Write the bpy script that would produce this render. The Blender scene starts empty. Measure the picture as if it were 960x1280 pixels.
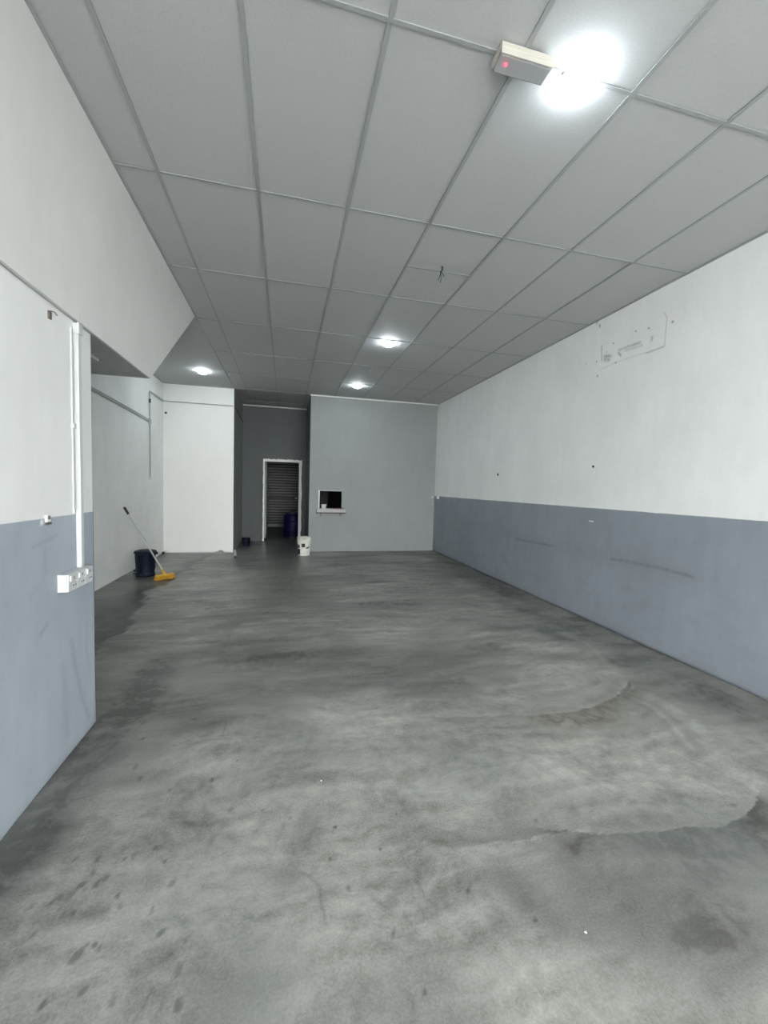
import bpy, bmesh, math, random
import numpy as np
from mathutils import Matrix, Vector
random.seed(4)
S = bpy.context.scene
C = S.collection

# ------------------------------------------------------------------ camera
F_PX = 509.0
YAW, PITCH, ROLL = 0.238, -0.060, -0.029
def camera_axes():
    cy, sy, cp, sp = math.cos(YAW), math.sin(YAW), math.cos(PITCH), math.sin(PITCH)
    f = Vector((sy*cp, cy*cp, sp)); r = Vector((cy, -sy, 0)); d = f.cross(r)
    cr, sr = math.cos(ROLL), math.sin(ROLL)
    return cr*r + sr*d, -sr*r + cr*d, f
_r, _d, _f = camera_axes()
cam_data = bpy.data.cameras.new('camera')
cam = bpy.data.objects.new('camera', cam_data); C.objects.link(cam)
M = Matrix.Identity(4)
for i in range(3):
    M[i][0], M[i][1], M[i][2] = _r[i], -_d[i], -_f[i]
M[0][3], M[1][3], M[2][3] = 0, 0, 1.45
cam.matrix_world = M
cam_data.sensor_fit = 'HORIZONTAL'; cam_data.sensor_width = 36.0
cam_data.lens = 36.0*F_PX/960.0
cam_data.clip_start = 0.05; cam_data.clip_end = 200
S.camera = cam

# ------------------------------------------------------------------ light
S.view_settings.view_transform = 'Standard'
S.view_settings.look = 'None'
S.view_settings.gamma = 1
S.view_settings.use_curve_mapping = False
S.view_settings.exposure = 0.56
world = bpy.data.worlds.new('overcast_sky'); S.world = world
world.use_nodes = True
bg = world.node_tree.nodes['Background']
bg.inputs[0].default_value = (0.985, 0.990, 1.0, 1)
SKY = 13.0
bg.inputs[1].default_value = SKY
LAMP_EMISSION = 90.0

# ------------------------------------------------------------------ dimensions (metres)
H = 3.393            # ceiling
XR = 3.385           # right wall
XP = -1.085          # face of the near left wall
XB = -1.06           # face of the stair bulkhead
XA = -2.385          # alcove left wall
YF = -3.5            # shop front, open to the street
YB = 8.99            # face of the white and the grey block
YD = 10.72           # dark wall with the doorway
XG = 0.50            # left side of the grey block
YS = 14.3            # roller shutter beyond the doorway

# ------------------------------------------------------------------ materials
def new_mat(name):
    m = bpy.data.materials.new(name); m.use_nodes = True
    nt = m.node_tree
    return m, nt, nt.nodes['Principled BSDF']
def node(nt, kind, **kw):
    n = nt.nodes.new(kind)
    for k, v in kw.items():
        if k.startswith('i_'):
            n.inputs[k[2:].replace('_', ' ')].default_value = v
        else: setattr(n, k, v)
    return n
def noise(nt, scale, detail=4, rough=0.55, vec=None, dist=0.0):
    n = node(nt, 'ShaderNodeTexNoise')
    n.inputs['Scale'].default_value = scale; n.inputs['Detail'].default_value = detail
    n.inputs['Roughness'].default_value = rough; n.inputs['Distortion'].default_value = dist
    if vec: nt.links.new(vec, n.inputs['Vector'])
    return n.outputs['Fac']
def mth(nt, op, a, b=None, clamp=False):
    n = node(nt, 'ShaderNodeMath', operation=op, use_clamp=clamp)
    for i, v in enumerate((a, b)):
        if v is None: continue
        if isinstance(v, (int, float)): n.inputs[i].default_value = v
        else: nt.links.new(v, n.inputs[i])
    return n.outputs[0]
def mapr(nt, v, a, b, c, d, smooth=False):
    n = node(nt, 'ShaderNodeMapRange')
    if smooth: n.interpolation_type = 'SMOOTHSTEP'
    nt.links.new(v, n.inputs[0])
    for i, x in enumerate((a, b, c, d)): n.inputs[i+1].default_value = x
    return n.outputs[0]
def mixc(nt, fac, a, b, blend='MIX'):
    n = node(nt, 'ShaderNodeMix', data_type='RGBA', blend_type=blend)
    if isinstance(fac, (int, float)): n.inputs[0].default_value = fac
    else: nt.links.new(fac, n.inputs[0])
    for i, v in ((6, a), (7, b)):
        if isinstance(v, tuple): n.inputs[i].default_value = (*v, 1)
        else: nt.links.new(v, n.inputs[i])
    return n.outputs[2]
def coords(nt, scale=(1, 1, 1)):
    g = node(nt, 'ShaderNodeNewGeometry')
    mp = node(nt, 'ShaderNodeMapping'); nt.links.new(g.outputs['Position'], mp.inputs[0])
    mp.inputs['Scale'].default_value = scale
    return mp.outputs[0], g.outputs['Position']
def bump(nt, bsdf, height, strength, dist=0.005):
    b = node(nt, 'ShaderNodeBump'); b.inputs['Strength'].default_value = strength
    b.inputs['Distance'].default_value = dist
    nt.links.new(height, b.inputs['Height']); nt.links.new(b.outputs[0], bsdf.inputs['Normal'])
def setc(nt, bsdf, c, rough=None):
    if isinstance(c, tuple): bsdf.inputs['Base Color'].default_value = (*c, 1)
    else: nt.links.new(c, bsdf.inputs['Base Color'])
    if rough is not None: bsdf.inputs['Roughness'].default_value = rough

WHITE = (0.83, 0.845, 0.825)
def paint(name, top, bottom=None, split=None, mottle=0.06, rough=0.6, attr=False, bottom_mottle=0.12):
    m, nt, b = new_mat(name)
    v, pos = coords(nt)
    vs, _ = coords(nt, (1, 1, 0.25))
    n1 = noise(nt, 1.7, 5, 0.6, v); n2 = noise(nt, 9, 4, 0.6, vs)
    f = mth(nt, 'ADD', mth(nt, 'MULTIPLY', n1, 0.65), mth(nt, 'MULTIPLY', n2, 0.35))
    def tone(c, k): return mixc(nt, mapr(nt, f, 0.3, 0.7, 0, 1), tuple(x*(1-k) for x in c), tuple(min(1, x*(1+k)) for x in c))
    col = tone(top, mottle)
    if bottom:
        sep = node(nt, 'ShaderNodeSeparateXYZ'); nt.links.new(pos, sep.inputs[0])
        wob = mth(nt, 'MULTIPLY', mth(nt, 'SUBTRACT', noise(nt, 6, 2, 0.5, v), 0.5), 0.008)
        z = mth(nt, 'ADD', sep.outputs[2], wob)
        fac = mapr(nt, z, split-0.002, split+0.002, 0, 1)
        col = mixc(nt, fac, tone(bottom, bottom_mottle), col)
    if attr:
        a = node(nt, 'ShaderNodeAttribute', attribute_name='stain')
        col = mixc(nt, a.outputs['Fac'], col, (0.16, 0.165, 0.17))
        l = node(nt, 'ShaderNodeAttribute', attribute_name='light')
        col = mixc(nt, l.outputs['Fac'], col, (0.80, 0.81, 0.80))
    setc(nt, b, col, rough)
    fine = noise(nt, 60, 3, 0.6, v)
    hgt = mth(nt, 'ADD', mth(nt, 'MULTIPLY', fine, 0.35), noise(nt, 7, 3, 0.5, v))
    bump(nt, b, hgt, 0.35, 0.004)
    b.inputs['Specular IOR Level'].default_value = 0.35
    return m
DADO = (0.262, 0.292, 0.325)
M_RIGHT = paint('white_over_grey_paint', WHITE, DADO, 1.286, attr=True)
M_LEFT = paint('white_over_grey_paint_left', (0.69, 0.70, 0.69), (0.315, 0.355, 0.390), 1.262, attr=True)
M_WHITE = paint('white_wall_paint', WHITE)
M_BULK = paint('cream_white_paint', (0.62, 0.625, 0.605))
M_FRESH = paint('fresh_white_paint', (0.87, 0.87, 0.835), mottle=0.02)
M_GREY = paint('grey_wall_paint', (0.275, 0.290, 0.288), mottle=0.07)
M_RECESS = paint('recess_dark_grey', (0.112, 0.124, 0.125), mottle=0.07)  # darker grey than the end wall, even over the recess back and right walls
M_BLACKROOM = paint('unlit_room_shade', (0.012, 0.012, 0.013))  # darkness of the unlit room is put into this near-black colour

def simple(name, c, rough=0.5, metal=0.0, var=0.08, scale=20, bumpy=0.05, spec=None, trans=0):
    m, nt, b = new_mat(name)
    v, _ = coords(nt)
    n = noise(nt, scale, 4, 0.6, v)
    col = mixc(nt, mapr(nt, n, 0.3, 0.7, 0, 1), tuple(x*(1-var) for x in c), tuple(min(1, x*(1+var)) for x in c))
    setc(nt, b, col, rough); b.inputs['Metallic'].default_value = metal
    if spec is not None: b.inputs['Specular IOR Level'].default_value = spec
    if trans: b.inputs['Transmission Weight'].default_value = trans
    bump(nt, b, n, bumpy, 0.002)
    return m
M_TILE = simple('ceiling_board', (0.465, 0.475, 0.475), 0.75, var=0.035, scale=90, bumpy=0.35)
M_TEE = simple('grid_tee_enamel', (0.33, 0.345, 0.345), 0.5, var=0.04)
M_ANGLE = simple('white_edge_trim', (0.72, 0.73, 0.72), 0.5, var=0.04)
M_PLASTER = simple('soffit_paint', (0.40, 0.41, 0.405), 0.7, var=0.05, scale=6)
M_PVC = simple('white_plastic', (0.66, 0.67, 0.66), 0.4, var=0.03)
M_TRUNK = simple('toned_white_trunking', (0.50, 0.515, 0.515), 0.5, var=0.04)  # white plastic toned down where strong daylight blows it out
M_GPVC = simple('dull_grey_conduit', (0.42, 0.435, 0.43), 0.5, var=0.05)
M_SOCK = simple('socket_face', (0.66, 0.67, 0.66), 0.35, var=0.03)
M_BLACK = simple('black_plastic', (0.012, 0.012, 0.013), 0.5)
M_NAVY = simple('navy_plastic', (0.004, 0.009, 0.020), 0.5, spec=0.2)
M_DBLUE = simple('blue_pail_plastic', (0.003, 0.005, 0.018), 0.55, spec=0.2)
M_BLUE = simple('blue_drum_plastic', (0.003, 0.0035, 0.042), 0.5, spec=0.2)
M_YELLOW = simple('yellow_bristle', (0.62, 0.36, 0.035), 0.8, var=0.25, scale=150, bumpy=0.6)
M_YPLAST = simple('yellow_plastic', (0.62, 0.38, 0.05), 0.5)
M_POLE = simple('aluminium_pole', (0.62, 0.63, 0.62), 0.35, metal=0.5)
M_PAIL = simple('white_pail_plastic', (0.72, 0.72, 0.66), 0.4, var=0.12, scale=14)
M_LABEL = simple('pail_label_black', (0.015, 0.015, 0.015), 0.5)
M_RED = simple('dark_red_cloth', (0.14, 0.02, 0.025), 0.85, var=0.2)
M_CEMENT = simple('cement_lump', (0.33, 0.335, 0.31), 0.9, var=0.15, bumpy=0.6)
M_WIRE = simple('black_wire', (0.02, 0.04, 0.04), 0.5)
M_GWIRE = simple('grey_wire', (0.22, 0.25, 0.24), 0.5)
M_FRAME = simple('peeling_white_frame_paint', (0.90, 0.91, 0.87), 0.55, var=0.06, scale=30)
M_DOOR = simple('grey_door_leaf', (0.33, 0.35, 0.34), 0.55)
M_SHUT = simple('galvanised_shutter', (0.22, 0.23, 0.22), 0.5, metal=0.2, var=0.1)
M_LIGHTBASE = simple('cream_casing', (0.50, 0.49, 0.43), 0.45, var=0.02)
M_SHELF = simple('shelf_laminate', (0.40, 0.39, 0.39), 0.5, var=0.05)
M_BRACKET = simple('rusty_bracket', (0.12, 0.10, 0.085), 0.7, var=0.3)
M_PAVE = simple('street_concrete', (0.40, 0.40, 0.39), 0.8, var=0.1, scale=2)
def emit(name, c, s):
    m, nt, b = new_mat(name); setc(nt, b, c, 0.3)
    b.inputs['Emission Color'].default_value = (*c, 1); b.inputs['Emission Strength'].default_value = s
    return m
M_LAMP = emit('lit_diffuser', (0.86, 0.95, 1.0), LAMP_EMISSION)
M_LED = emit('red_led', (1.0, 0.03, 0.05), 6.0)
def lens_mat():
    m, nt, b = new_mat('clear_lens_cover'); setc(nt, b, (0.55, 0.57, 0.58), 0.12)
    b.inputs['Transmission Weight'].default_value = 0.35; return m
M_LENS = lens_mat()

def floor_mat():
    m, nt, b = new_mat('stained_concrete')
    v, pos = coords(nt)
    A = lambda k: node(nt, 'ShaderNodeAttribute', attribute_name=k).outputs['Fac']
    warp = node(nt, 'ShaderNodeTexNoise'); warp.inputs['Scale'].default_value = 0.9; warp.inputs['Detail'].default_value = 3
    nt.links.new(v, warp.inputs['Vector'])
    wv = node(nt, 'ShaderNodeVectorMath', operation='MULTIPLY_ADD')
    nt.links.new(warp.outputs['Color'], wv.inputs[0]); wv.inputs[1].default_value = (0.45, 0.45, 0); nt.links.new(pos, wv.inputs[2])
    w = wv.outputs[0]
    ms = node(nt, 'ShaderNodeMapping'); nt.links.new(w, ms.inputs[0]); ms.inputs['Scale'].default_value = (0.7, 1.35, 1)
    big = noise(nt, 0.8, 6, 0.62, ms.outputs[0]); mid = noise(nt, 3.0, 7, 0.66, ms.outputs[0], 0.6)
    small = noise(nt, 14, 5, 0.65, w, 0.3); grit = noise(nt, 110, 3, 0.6, v); grit2 = noise(nt, 420, 2, 0.6, v)
    wav = node(nt, 'ShaderNodeTexNoise'); wav.inputs['Scale'].default_value = 5; wav.inputs['Detail'].default_value = 4
    ms2 = node(nt, 'ShaderNodeMapping'); nt.links.new(w, ms2.inputs[0]); ms2.inputs['Scale'].default_value = (0.45, 2.2, 1)
    ms2.inputs['Rotation'].default_value = (0, 0, 0.25)
    nt.links.new(ms2.outputs[0], wav.inputs['Vector'])
    # unequal octaves: broad clouds, trowel streaks, then mottling and grain
    f = mth(nt, 'MULTIPLY', mapr(nt, big, 0.3, 0.7, 0, 1), 0.26)
    f = mth(nt, 'ADD', f, mth(nt, 'MULTIPLY', mapr(nt, mid, 0.3, 0.7, 0, 1), 0.26))
    f = mth(nt, 'ADD', f, mth(nt, 'MULTIPLY', mapr(nt, wav.outputs['Fac'], 0.3, 0.7, 0, 1), 0.16))
    f = mth(nt, 'ADD', f, mth(nt, 'MULTIPLY', mapr(nt, small, 0.3, 0.7, 0, 1), 0.20))
    f = mth(nt, 'ADD', f, mth(nt, 'MULTIPLY', mapr(nt, grit, 0.3, 0.7, 0, 1), 0.15))
    f = mth(nt, 'ADD', f, mth(nt, 'MULTIPLY', mapr(nt, grit2, 0.3, 0.7, 0, 1), 0.12))
    f = mapr(nt, f, 0.30, 0.83, 0, 1)
    cr = node(nt, 'ShaderNodeValToRGB'); nt.links.new(f, cr.inputs[0])
    e = cr.color_ramp.elements
    e[0].position = 0.0; e[0].color = (0.090, 0.089, 0.078, 1)
    e[1].position = 1.0; e[1].color = (0.372, 0.370, 0.344, 1)
    k = cr.color_ramp.elements.new(0.5); k.color = (0.228, 0.229, 0.211, 1)
    gain = mth(nt, 'SUBTRACT', mth(nt, 'ADD', mth(nt, 'MULTIPLY', A('light'), 0.9), 1.0), mth(nt, 'MULTIPLY', mth(nt, 'MULTIPLY', A('dark'), 1.1), mapr(nt, mth(nt, 'ADD', mth(nt, 'MULTIPLY', small, 0.6), mth(nt, 'MULTIPLY', mid, 0.4)), 0.40, 0.62, 0.30, 1.55)))
    gain = mth(nt, 'MAXIMUM', gain, 0.3)
    vm = node(nt, 'ShaderNodeVectorMath', operation='SCALE'); nt.links.new(cr.outputs[0], vm.inputs[0]); nt.links.new(gain, vm.inputs['Scale'])
    col = vm.outputs[0]
    tint = noise(nt, 1.1, 3, 0.5, w)
    col = mixc(nt, mapr(nt, tint, 0.48, 0.62, 0, 0.30), col, (0.195, 0.215, 0.205))
    col = mixc(nt, mth(nt, 'MULTIPLY', A('brown'), mapr(nt, small, 0.36, 0.62, 0.15, 1.25), True), col, (0.125, 0.115, 0.095))
    col = mixc(nt, mth(nt, 'MULTIPLY', A('wet'), 1.0, True), col, (0.045, 0.048, 0.044))
    col = mixc(nt, A('spot'), col, (0.045, 0.048, 0.044))
    setc(nt, b, col)
    r = mapr(nt, mid, 0.3, 0.7, 0.42, 0.50)
    r = mth(nt, 'SUBTRACT', r, mth(nt, 'MULTIPLY', A('gloss'), 0.22))
    r = mth(nt, 'MAXIMUM', r, 0.29)
    nt.links.new(r, b.inputs['Roughness'])
    b.inputs['Specular IOR Level'].default_value = 0.42
    hgt = mth(nt, 'ADD', mth(nt, 'MULTIPLY', small, 0.35), mth(nt, 'MULTIPLY', grit, 0.15))
    hgt = mth(nt, 'MULTIPLY', hgt, mapr(nt, A('gloss'), 0.0, 0.3, 1.0, 0.0))
    sy = node(nt, 'ShaderNodeSeparateXYZ'); nt.links.new(pos, sy.inputs[0])
    hgt = mth(nt, 'MULTIPLY', hgt, mapr(nt, sy.outputs[1], 2.2, 4.2, 1.0, 0.0))
    bump(nt, b, hgt, 0.16, 0.003)
    return m
M_FLOOR = floor_mat()

# ------------------------------------------------------------------ mesh helpers
def tag(o, label=None, cat=None, group=None, kind=None):
    if label: o['label'] = label
    if cat: o['category'] = cat
    if group: o['group'] = group
    if kind: o['kind'] = kind
    return o
def obj(name, bm, mat, parent=None, smooth=False, bevel=0.0, seg=2):
    me = bpy.data.meshes.new(name)
    bmesh.ops.recalc_face_normals(bm, faces=bm.faces[:])
    bm.to_mesh(me); bm.free()
    me.materials.append(mat)
    if smooth:
        for p in me.polygons: p.use_smooth = True
        me.set_sharp_from_angle(angle=math.radians(35))
    o = bpy.data.objects.new(name, me); C.objects.link(o)
    if parent: o.parent = parent
    if bevel:
        md = o.modifiers.new('bevel', 'BEVEL'); md.width = bevel; md.segments = seg; md.limit_method = 'ANGLE'
    return o
def empty(name, loc, rz=0):
    o = bpy.data.objects.new(name, None); C.objects.link(o)
    o.location = loc; o.rotation_euler = (0, 0, rz); o.empty_display_size = 0.1
    return o
def add_box(bm, x0, x1, y0, y1, z0, z1):
    vs = [bm.verts.new((x, y, z)) for z in (z0, z1) for x, y in ((x0, y0), (x1, y0), (x1, y1), (x0, y1))]
    for q in ((3, 2, 1, 0), (4, 5, 6, 7), (0, 1, 5, 4), (1, 2, 6, 5), (2, 3, 7, 6), (3, 0, 4, 7)):
        bm.faces.new([vs[i] for i in q])
    return vs
def box(name, x0, x1, y0, y1, z0, z1, mat, parent=None, bevel=0.0):
    bm = bmesh.new(); add_box(bm, x0, x1, y0, y1, z0, z1)
    return obj(name, bm, mat, parent, bevel=bevel)
def add_lathe(bm, prof, seg=32, cx=0, cy=0, cap0=True, cap1=True):
    rings = []
    for r, z in prof:
        rings.append([bm.verts.new((cx+r*math.cos(2*math.pi*i/seg), cy+r*math.sin(2*math.pi*i/seg), z)) for i in range(seg)])
    for a, b_ in zip(rings, rings[1:]):
        for i in range(seg):
            bm.faces.new((a[i], a[(i+1) % seg], b_[(i+1) % seg], b_[i]))
    if cap0: bm.faces.new(list(reversed(rings[0])))
    if cap1: bm.faces.new(rings[-1])
def lathe(name, prof, mat, parent=None, seg=32, loc=None, **kw):
    bm = bmesh.new(); add_lathe(bm, prof, seg, **kw)
    o = obj(name, bm, mat, parent, smooth=True)
    if loc: o.location = loc
    return o
def add_tube(bm, pts, r, seg=10, r1=None):
    pts = [Vector(p) for p in pts]; rings = []
    up = None
    for i, p in enumerate(pts):
        d = (pts[min(i+1, len(pts)-1)] - pts[max(i-1, 0)]).normalized()
        if up is None: up = d.orthogonal().normalized()
        up = (up - d*up.dot(d)).normalized(); s = d.cross(up)
        rr = r if r1 is None else r + (r1-r)*i/(len(pts)-1)
        rings.append([bm.verts.new(p + rr*(math.cos(2*math.pi*k/seg)*up + math.sin(2*math.pi*k/seg)*s)) for k in range(seg)])
    for a, b_ in zip(rings, rings[1:]):
        for k in range(seg): bm.faces.new((a[k], a[(k+1) % seg], b_[(k+1) % seg], b_[k]))
    bm.faces.new(list(reversed(rings[0]))); bm.faces.new(rings[-1])
def tube(name, pts, r, mat, parent=None, seg=10, r1=None):
    bm = bmesh.new(); add_tube(bm, pts, r, seg, r1)
    return obj(name, bm, mat, parent, smooth=True)
def rounded(pts, rad, n=5):
    """polyline with its corners rounded"""
    pts = [Vector(p) for p in pts]; out = [pts[0]]
    for a, b_, c in zip(pts, pts[1:], pts[2:]):
        u = (a-b_).normalized()*rad; v = (c-b_).normalized()*rad
        for k in range(n+1):
            t = k/n
            out.append((b_+u)*(1-t)**2 + b_*2*t*(1-t) + (b_+v)*t*t)
    return out + [pts[-1]]

# numpy stain masks -------------------------------------------------
def seg_dist(X, Y, P):
    """distance to polyline and its side sign (positive on the left of travel)"""
    best = np.full(X.shape, 1e9); side = np.zeros(X.shape)
    for (ax, ay), (bx_, by_) in zip(P, P[1:]):
        dx, dy = bx_-ax, by_-ay; L2 = dx*dx+dy*dy+1e-12
        t = np.clip(((X-ax)*dx+(Y-ay)*dy)/L2, 0, 1)
        d = np.hypot(X-ax-t*dx, Y-ay-t*dy)
        s = np.sign(dx*(Y-ay)-dy*(X-ax))
        m = d < best; best[m] = d[m]; side[m] = s[m]
    return best, side
def in_poly(X, Y, P):
    r = np.zeros(X.shape, bool); n = len(P)
    for i in range(n):
        (ax, ay), (bx_, by_) = P[i], P[(i+1) % n]
        c = ((ay > Y) != (by_ > Y)) & (X < (bx_-ax)*(Y-ay)/((by_-ay) or 1e-9)+ax)
        r ^= c
    return r
def value_noise(X, Y, scale, seed):
    rs = np.random.RandomState(seed); G = rs.rand(256, 256)
    x = X*scale+40; y = Y*scale+40; xi = np.floor(x).astype(int); yi = np.floor(y).astype(int)
    fx = x-xi; fy = y-yi; fx = fx*fx*(3-2*fx); fy = fy*fy*(3-2*fy)
    g = lambda i, j: G[i % 256, j % 256]
    return (g(xi, yi)*(1-fx)+g(xi+1, yi)*fx)*(1-fy)+(g(xi, yi+1)*(1-fx)+g(xi+1, yi+1)*fx)*fy
def fbm(X, Y, s, seed, n=4):
    return sum(value_noise(X, Y, s*2**k, seed+k)/2**k for k in range(n))/sum(1/2**k for k in range(n))
def blob(X, Y, cx, cy, rx, ry, ang=0, soft=1.0, rag=0.35, seed=1):
    c, s = math.cos(ang), math.sin(ang)
    u = ((X-cx)*c+(Y-cy)*s)/rx; v = (-(X-cx)*s+(Y-cy)*c)/ry
    d = np.hypot(u, v) + (fbm(X, Y, 1.2/min(rx, ry)*0.5, seed)-0.5)*2*rag
    return np.clip((1.0+soft*0.5-d)/soft, 0, 1)
def fill(mesh, name, a):
    at = mesh.attributes.new(name, 'FLOAT', 'POINT'); at.data.foreach_set('value', np.ascontiguousarray(a, dtype=np.float32).ravel())
def lin(*segs):
    """segs: (start, end, step) joined into one increasing array"""
    out = []
    for a, b_, st in segs:
        n = max(1, int(round((b_-a)/st))); out += list(np.linspace(a, b_, n, endpoint=False))
    out.append(segs[-1][1]); return np.array(out)
def grid_mesh(name, us, vs, fn, mat, attrs, flip=False):
    """dense rectangle: fn(U, V) -> xyz ; attrs {name: array over U, V}"""
    U, V = np.meshgrid(us, vs, indexing='xy')
    co = np.stack(fn(U, V), axis=-1).reshape(-1, 3).astype(np.float32)
    nu, nv = len(us), len(vs)
    i = (np.arange(nv-1)[:, None]*nu+np.arange(nu-1)[None, :]).ravel()
    q = np.stack([i, i+1, i+nu+1, i+nu], axis=1)
    if flip: q = q[:, ::-1]
    me = bpy.data.meshes.new(name)
    me.vertices.add(len(co)); me.vertices.foreach_set('co', co.ravel())
    me.loops.add(q.size); me.loops.foreach_set('vertex_index', q.ravel().astype(np.int32))
    me.polygons.add(len(q)); me.polygons.foreach_set('loop_start', np.arange(0, q.size, 4, dtype=np.int32))
    me.update(calc_edges=True); me.materials.append(mat)
    for k, a in attrs.items(): fill(me, k, a)
    o = bpy.data.objects.new(name, me); C.objects.link(o)
    return o

# ------------------------------------------------------------------ floor
def build_floor():
    xs = lin((XA-0.15, -1.1, 0.03), (-1.1, 0.62, 0.008), (0.62, XR+0.1, 0.014))
    ys = lin((YF, 0.95, 0.15), (0.95, 2.15, 0.0085), (2.15, 4.2, 0.015), (4.2, 11.2, 0.03), (11.2, 15, 0.2))
    X, Y = np.meshgrid(xs, ys, indexing='xy')
    # slight waviness so drawn outlines look natural
    Xw = X + (fbm(X, Y, 7, 11)-0.5)*0.05; Yw = Y + (fbm(X, Y, 7, 17)-0.5)*0.05
    dark = np.zeros(X.shape); light = np.zeros(X.shape); brown = np.zeros(X.shape)
    spot = np.zeros(X.shape); wet = np.zeros(X.shape); gloss = np.zeros(X.shape)
    rag = fbm(X, Y, 5, 31); rag2 = fbm(X, Y, 14, 37)
    def one_side(P, side, width, amp, sharp=0.006, Xq=Xw, Yq=Yw):
        d, s = seg_dist(Xq, Yq, P)
        a = np.exp(-(d/width)**1.2)*np.clip(d/sharp, 0, 1)
        return amp*a*((s*side) > 0)
    # wet alcove patch
    WET = [(-1.30, 3.2), (-1.60, 3.94), (-1.52, 4.29), (-1.50, 4.57), (-1.57, 4.93), (-1.56, 5.24), (-1.67, 5.64), (-1.72, 5.89), (-1.62, 6.19),
           (-1.55, 6.48), (-1.67, 7.0), (-1.52, 7.24), (-1.57, 7.73), (-1.50, 8.2), (-1.40, 8.6)]
    Xn = X+(fbm(X, Y, 4, 41)-.5)*.28+(fbm(X, Y, 16, 43)-.5)*.05; Yn = Y+(fbm(X, Y, 3, 47)-.5)*.25
    poly = WET + [(-3, 8.9), (-3, 3.0)]
    ins = in_poly(Xn, Yn, poly); d, _ = seg_dist(Xn, Yn, WET)
    wet += ins*np.clip(d/0.03, 0, 1)*(0.20 + 0.80*np.exp(-(d/0.15)**1.5)*(0.55+rag))
    wet += ins*blob(Xw, Yw, -1.75, 5.0, 0.35, 0.75, 0, 0.9, 0.3, 5)*0.45
    wet += blob(X, Y, -1.62, 6.85, 0.16, 0.35, 0, 0.8, 0.3, 6)*ins*0.35
    gloss += ins*0.35
    # shiny, darker floor leading out of the doorway
    gloss += np.clip(1.15-np.hypot((X-0.1)/1.1, (Y-9.2)/2.9), 0, 1)*1.1
    wet += np.clip(1.05-np.hypot((X+0.02)/0.72, (Y-9.4)/3.4), 0, 1)*0.60*(0.5+rag)
    brown += blob(X, Y, 0.05, 6.35, 0.42, 1.5, 0, 1.2, 0.5, 8)*0.55
    gloss += np.clip((Y-4.5)/2, 0, 1)*0.15
    wet += (Y > YD+.12)*0.65
    # trowelled arcs
    ARC1 = [(0.98, 2.36), (1.25, 2.31), (1.46, 2.28), (1.66, 2.25), (1.91, 2.25), (2.13, 2.29), (2.38, 2.38), (2.56, 2.50)]
    brown += one_side(ARC1[3:], -1, 0.12, 0.95)*(0.3+rag)
    brown += one_side(ARC1, -1, 0.05, 0.5)*(0.3+rag2)
    brown += blob(Xw, Yw, 1.95, 2.17, .30, .11, -0.1, 1.2, .6, 77)*.75*(0.3+rag2)
    light += one_side(ARC1, 1, 0.03, 0.28, 0.001)
    d, _ = seg_dist(Xw, Yw, [(2.56, 2.50), (2.70, 2.84), (2.86, 3.26), (2.80, 3.60), (2.6, 4.0)])
    light += 0.22*np.exp(-(d/0.035)**2)*rag*1.6
    ARC2 = [(1.21, 1.425), (1.32, 1.39), (1.45, 1.36), (1.61, 1.34), (1.78, 1.325), (1.91, 1.31), (2.04, 1.325), (2.18, 1.38)]
    dark += one_side(ARC2, -1, 0.12, 0.62, 0.004)*(0.25+1.2*rag)
    light += one_side(ARC2, 1, 0.05, 0.22, 0.001)
    ARC2L = [(0.58, 1.50), (0.69, 1.43), (0.79, 1.43), (0.94, 1.43), (1.09, 1.43), (1.21, 1.425)]
    light += one_side(ARC2L, -1, 0.03, 0.28, 0.001); dark += one_side(ARC2L, 1, 0.16, 0.20)
    BAND = [(2.56, 2.47), (2.62, 2.22), (2.56, 1.99), (2.48, 1.80), (2.34, 1.56), (2.29, 1.40)]
    d, _ = seg_dist(Xw, Yw, BAND); light += 0.24*np.exp(-(d/0.045)**2)
    P2 = [(2.40, 2.40), (2.46, 2.2), (2.42, 2.0), (2.30, 1.80)]
    d, _ = seg_dist(Xw, Yw, P2); light += 0.16*np.exp(-(d/0.02)**2); dark += 0.14*np.exp(-((d-0.05)/0.03)**2)
    TRI = [(1.50, 1.50), (1.70, 1.60), (2.04, 1.70), (2.10, 1.56), (2.19, 1.42), (2.04, 1.335), (1.83, 1.335)]
    d, _ = seg_dist(Xw, Yw, TRI+TRI[:1]); light += 0.20*in_poly(Xw, Yw, TRI)*np.clip(d/0.03, 0, 1)*(0.5+rag)
    # the sweep of arcs further in
    for k, (cx, cy, rx, ry, amp) in enumerate(((1.2, 4.0, 1.6, 1.75, .16), (1.1, 5.6, 1.8, 1.5, .14), (0.9, 3.2, 1.9, 0.9, -.14), (0.6, 6.9, 2.0, 1.1, .12), (1.0, 4.7, 1.3, 0.8, -.12))):
        u = np.hypot((Xw-cx)/rx, (Yw-cy)/ry); a = amp*np.exp(-((u-1)/0.05)**2)*(rag > 0.42)*np.clip((rag-0.42)*6, 0, 1)
        light += np.maximum(a, 0); dark += np.maximum(-a, 0)
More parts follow.
